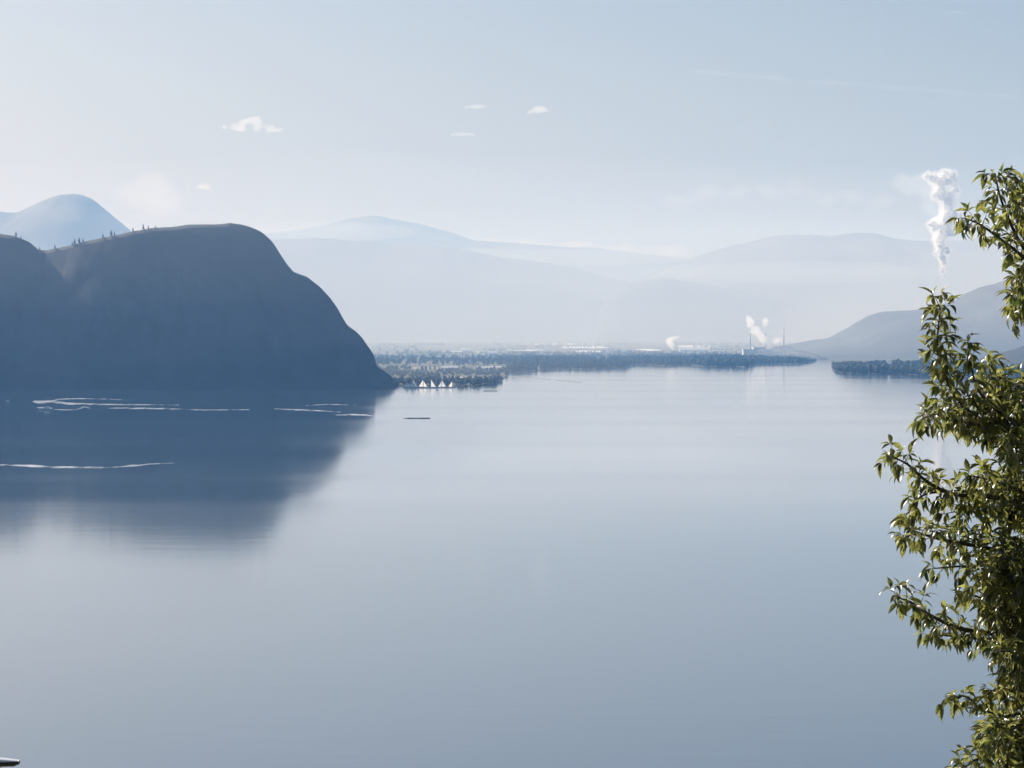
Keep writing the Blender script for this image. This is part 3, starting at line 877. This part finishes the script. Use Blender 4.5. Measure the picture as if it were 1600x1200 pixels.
T([(1640,640),(1570,630),(1520,632),(1490,640)], .1, .010, every=.026, Ls=(.05,.13))
T([(1640,690),(1585,680),(1540,672),(1515,668)], .3, .010, every=.026, Ls=(.05,.13))
T([(1640,740),(1600,715),(1575,690)], -.2, .010, every=.026, Ls=(.05,.12))
T([(1640,800),(1560,778),(1490,772),(1448,752),(1420,727),(1396,714)], -.2, .016, bare=.38, every=.026, Ls=(.05,.12))
T([(1640,800),(1540,772),(1480,768),(1440,775),(1420,800)], .1, .012, bare=.45, every=.030, Ls=(.04,.10))
T([(1640,790),(1590,765),(1550,750),(1525,745)], -.1, .010, every=.026, Ls=(.05,.12))
T([(1640,820),(1580,800),(1530,800),(1490,800)], .2, .012, every=.026, Ls=(.05,.14))
T([(1640,880),(1550,858),(1480,845),(1440,835),(1416,838)], -.2, .015, bare=.36, every=.026, Ls=(.05,.13))
T([(1640,900),(1560,885),(1500,885),(1462,888)], .1, .012, bare=.35, every=.030, Ls=(.04,.11))
T([(1640,860),(1580,840),(1540,828),(1500,832)], .3, .010, every=.026, Ls=(.05,.13))
T([(1640,930),(1590,910),(1550,895),(1530,905)], -.1, .010, every=.026, Ls=(.05,.13))
T([(1640,1010),(1560,992),(1500,982),(1455,962),(1425,942),(1404,934)], -.2, .016, bare=.36, every=.026, Ls=(.05,.13))
T([(1640,990),(1580,962),(1540,938),(1512,926)], .1, .010, bare=.4, every=.030, Ls=(.04,.10))
T([(1640,1020),(1560,1000),(1500,995),(1462,992)], .15, .010, every=.030, Ls=(.04,.11))
T([(1640,980),(1590,960),(1560,950)], .3, .010, every=.026, Ls=(.05,.13))
T([(1640,1040),(1590,1020),(1560,1018)], -.3, .010, every=.030, Ls=(.05,.11))
T([(1640,1150),(1575,1122),(1535,1108),(1508,1088),(1484,1094)], -.2, .010, bare=.68, every=.05, Ls=(.02,.05))
T([(1640,1120),(1590,1085),(1562,1075),(1535,1090)], .0, .008, bare=.7, every=.05, Ls=(.03,.06))
T([(1640,1140),(1590,1115),(1560,1130),(1545,1145)], .15, .010, every=.026, Ls=(.05,.10))
T([(1640,1100),(1600,1085),(1580,1090)], .3, .010, every=.026, Ls=(.05,.11))
T([(1640,1215),(1570,1185),(1530,1185),(1505,1200)], -.2, .012, every=.026, Ls=(.05,.12))
T([(1640,1190),(1600,1165),(1575,1160)], .2, .010, every=.026, Ls=(.05,.12))
T([(1640,1240),(1580,1225),(1520,1225)], .1, .012, every=.026, Ls=(.05,.13))
T([(1640,1080),(1605,1058),(1582,1052)], .1, .010, every=.024, Ls=(.05,.12))
T([(1640,1100),(1610,1072),(1592,1066)], .3, .010, every=.024, Ls=(.05,.12))
T([(1650,760),(1615,735),(1598,716)], .3, .010, every=.024, Ls=(.05,.12))
# fill behind, close to the trunk
for k in range(58):
    py = rt.uniform(600, 1230); px = rt.uniform(1556, 1612)
    if 690 < py < 735 and px < 1585 or 1020 < py < 1075 and px < 1590: continue
    T([(1650, py + 20), (px + 40, py + 8), (px, py)], rt.uniform(-.1, .7), .008, bare=.3, every=.026, Ls=(.06,.16))
# the rest of the crown, out of the picture to the right and above
for k in range(60):
    a = rt.uniform(-2.2, 2.2); zz = rt.uniform(56.6, 62.6); L = rt.uniform(.5, 1.5) * (1.1 if zz < 60.5 else .65)
    c = Vector((trunk_x, TD + .45, zz - .35))
    tip = Vector((trunk_x + L * math.cos(a) * (1 if abs(a) < 1.57 else .35), TD + .45 + L * math.sin(a), zz + .15))
    if (tip.x / tip.y * FPX + 800) < 1630: tip.x = 0.16 * tip.y
    limb([c, c.lerp(tip, .5) + Vector((0,0,.12)), tip], .014, every=.08, Ls=(.10,.25), dens=.9)

tree = empty('broadleaf_tree', (trunk_x, TD + .45, hill_z(trunk_x, TD + .45) - .1))
tag(tree, 'leafy broadleaf tree with narrow drooping glossy leaves at the picture edge', 'tree')
def under(o):
    o.parent = tree
    o.matrix_parent_inverse = Matrix.Translation(tree.location).inverted()
    return o
m = MB()
bz = tree.location.z
m.tube([(trunk_x+.05, TD+.42, bz), (trunk_x+.02, TD+.45, bz+.4), (trunk_x-.03, TD+.44, bz+2.5), (trunk_x+.03, TD+.47, bz+5), (trunk_x, TD+.45, 62.3)], [.17,.12,.10,.07,.015], 12)
under(m.build('trunk', M_bark, None, True))
for lm in limbs: under(lm.build('branch', M_bark, None, True))
under(twigs.build('twigs', M_bark, None, True))['kind'] = 'stuff'
leaf_me = []
for vs, fs in LEAVES:
    me = bpy.data.meshes.new('leaf'); me.from_pydata([tuple(v) for v in vs], [], fs); me.materials.append(M_leaf)
    me.polygons.foreach_set('use_smooth', [True] * len(me.polygons)); leaf_me.append(me)
cen = Vector((0, 0, EYE))
def shows(l):
    p = l[2]; px = p.x / p.y * FPX + 800; py = 528 - (p.z - EYE) / p.y * FPX
    if not (1370 < px < 1598 and 240 < py < 1195): return -1
    nrm = (l[0].to_3x3() @ Vector((0, 0, 1))).normalized()
    edge_bonus = max(0, (1560 - px) / 200)
    return l[3] * (0.25 + abs(nrm.dot(Vector((0, 1, 0))))) * (1 + edge_bonus) * (1 - .5 * (p.y - 14.4))
order = sorted(range(len(leaf_list)), key=lambda i: -shows(leaf_list[i]))
single = set(order[:300])
rest_v, rest_f = [], []
for i, (M4, k, p, s_) in enumerate(leaf_list):
    if i in single:
        o = bpy.data.objects.new('leaf', leaf_me[k]); col.objects.link(o)
        o.parent = tree; o.matrix_parent_inverse = Matrix.Translation(tree.location).inverted(); o.matrix_basis = M4
    else:
        n = len(rest_v); vs, fs = LEAVES[k]
        rest_v += [M4 @ v for v in vs]; rest_f += [tuple(j + n for j in f) for f in fs]
fo = under(mesh_obj('foliage', rest_v, rest_f, M_leaf, None, True))
fo['kind'] = 'stuff'
print('leaves', len(leaf_list))
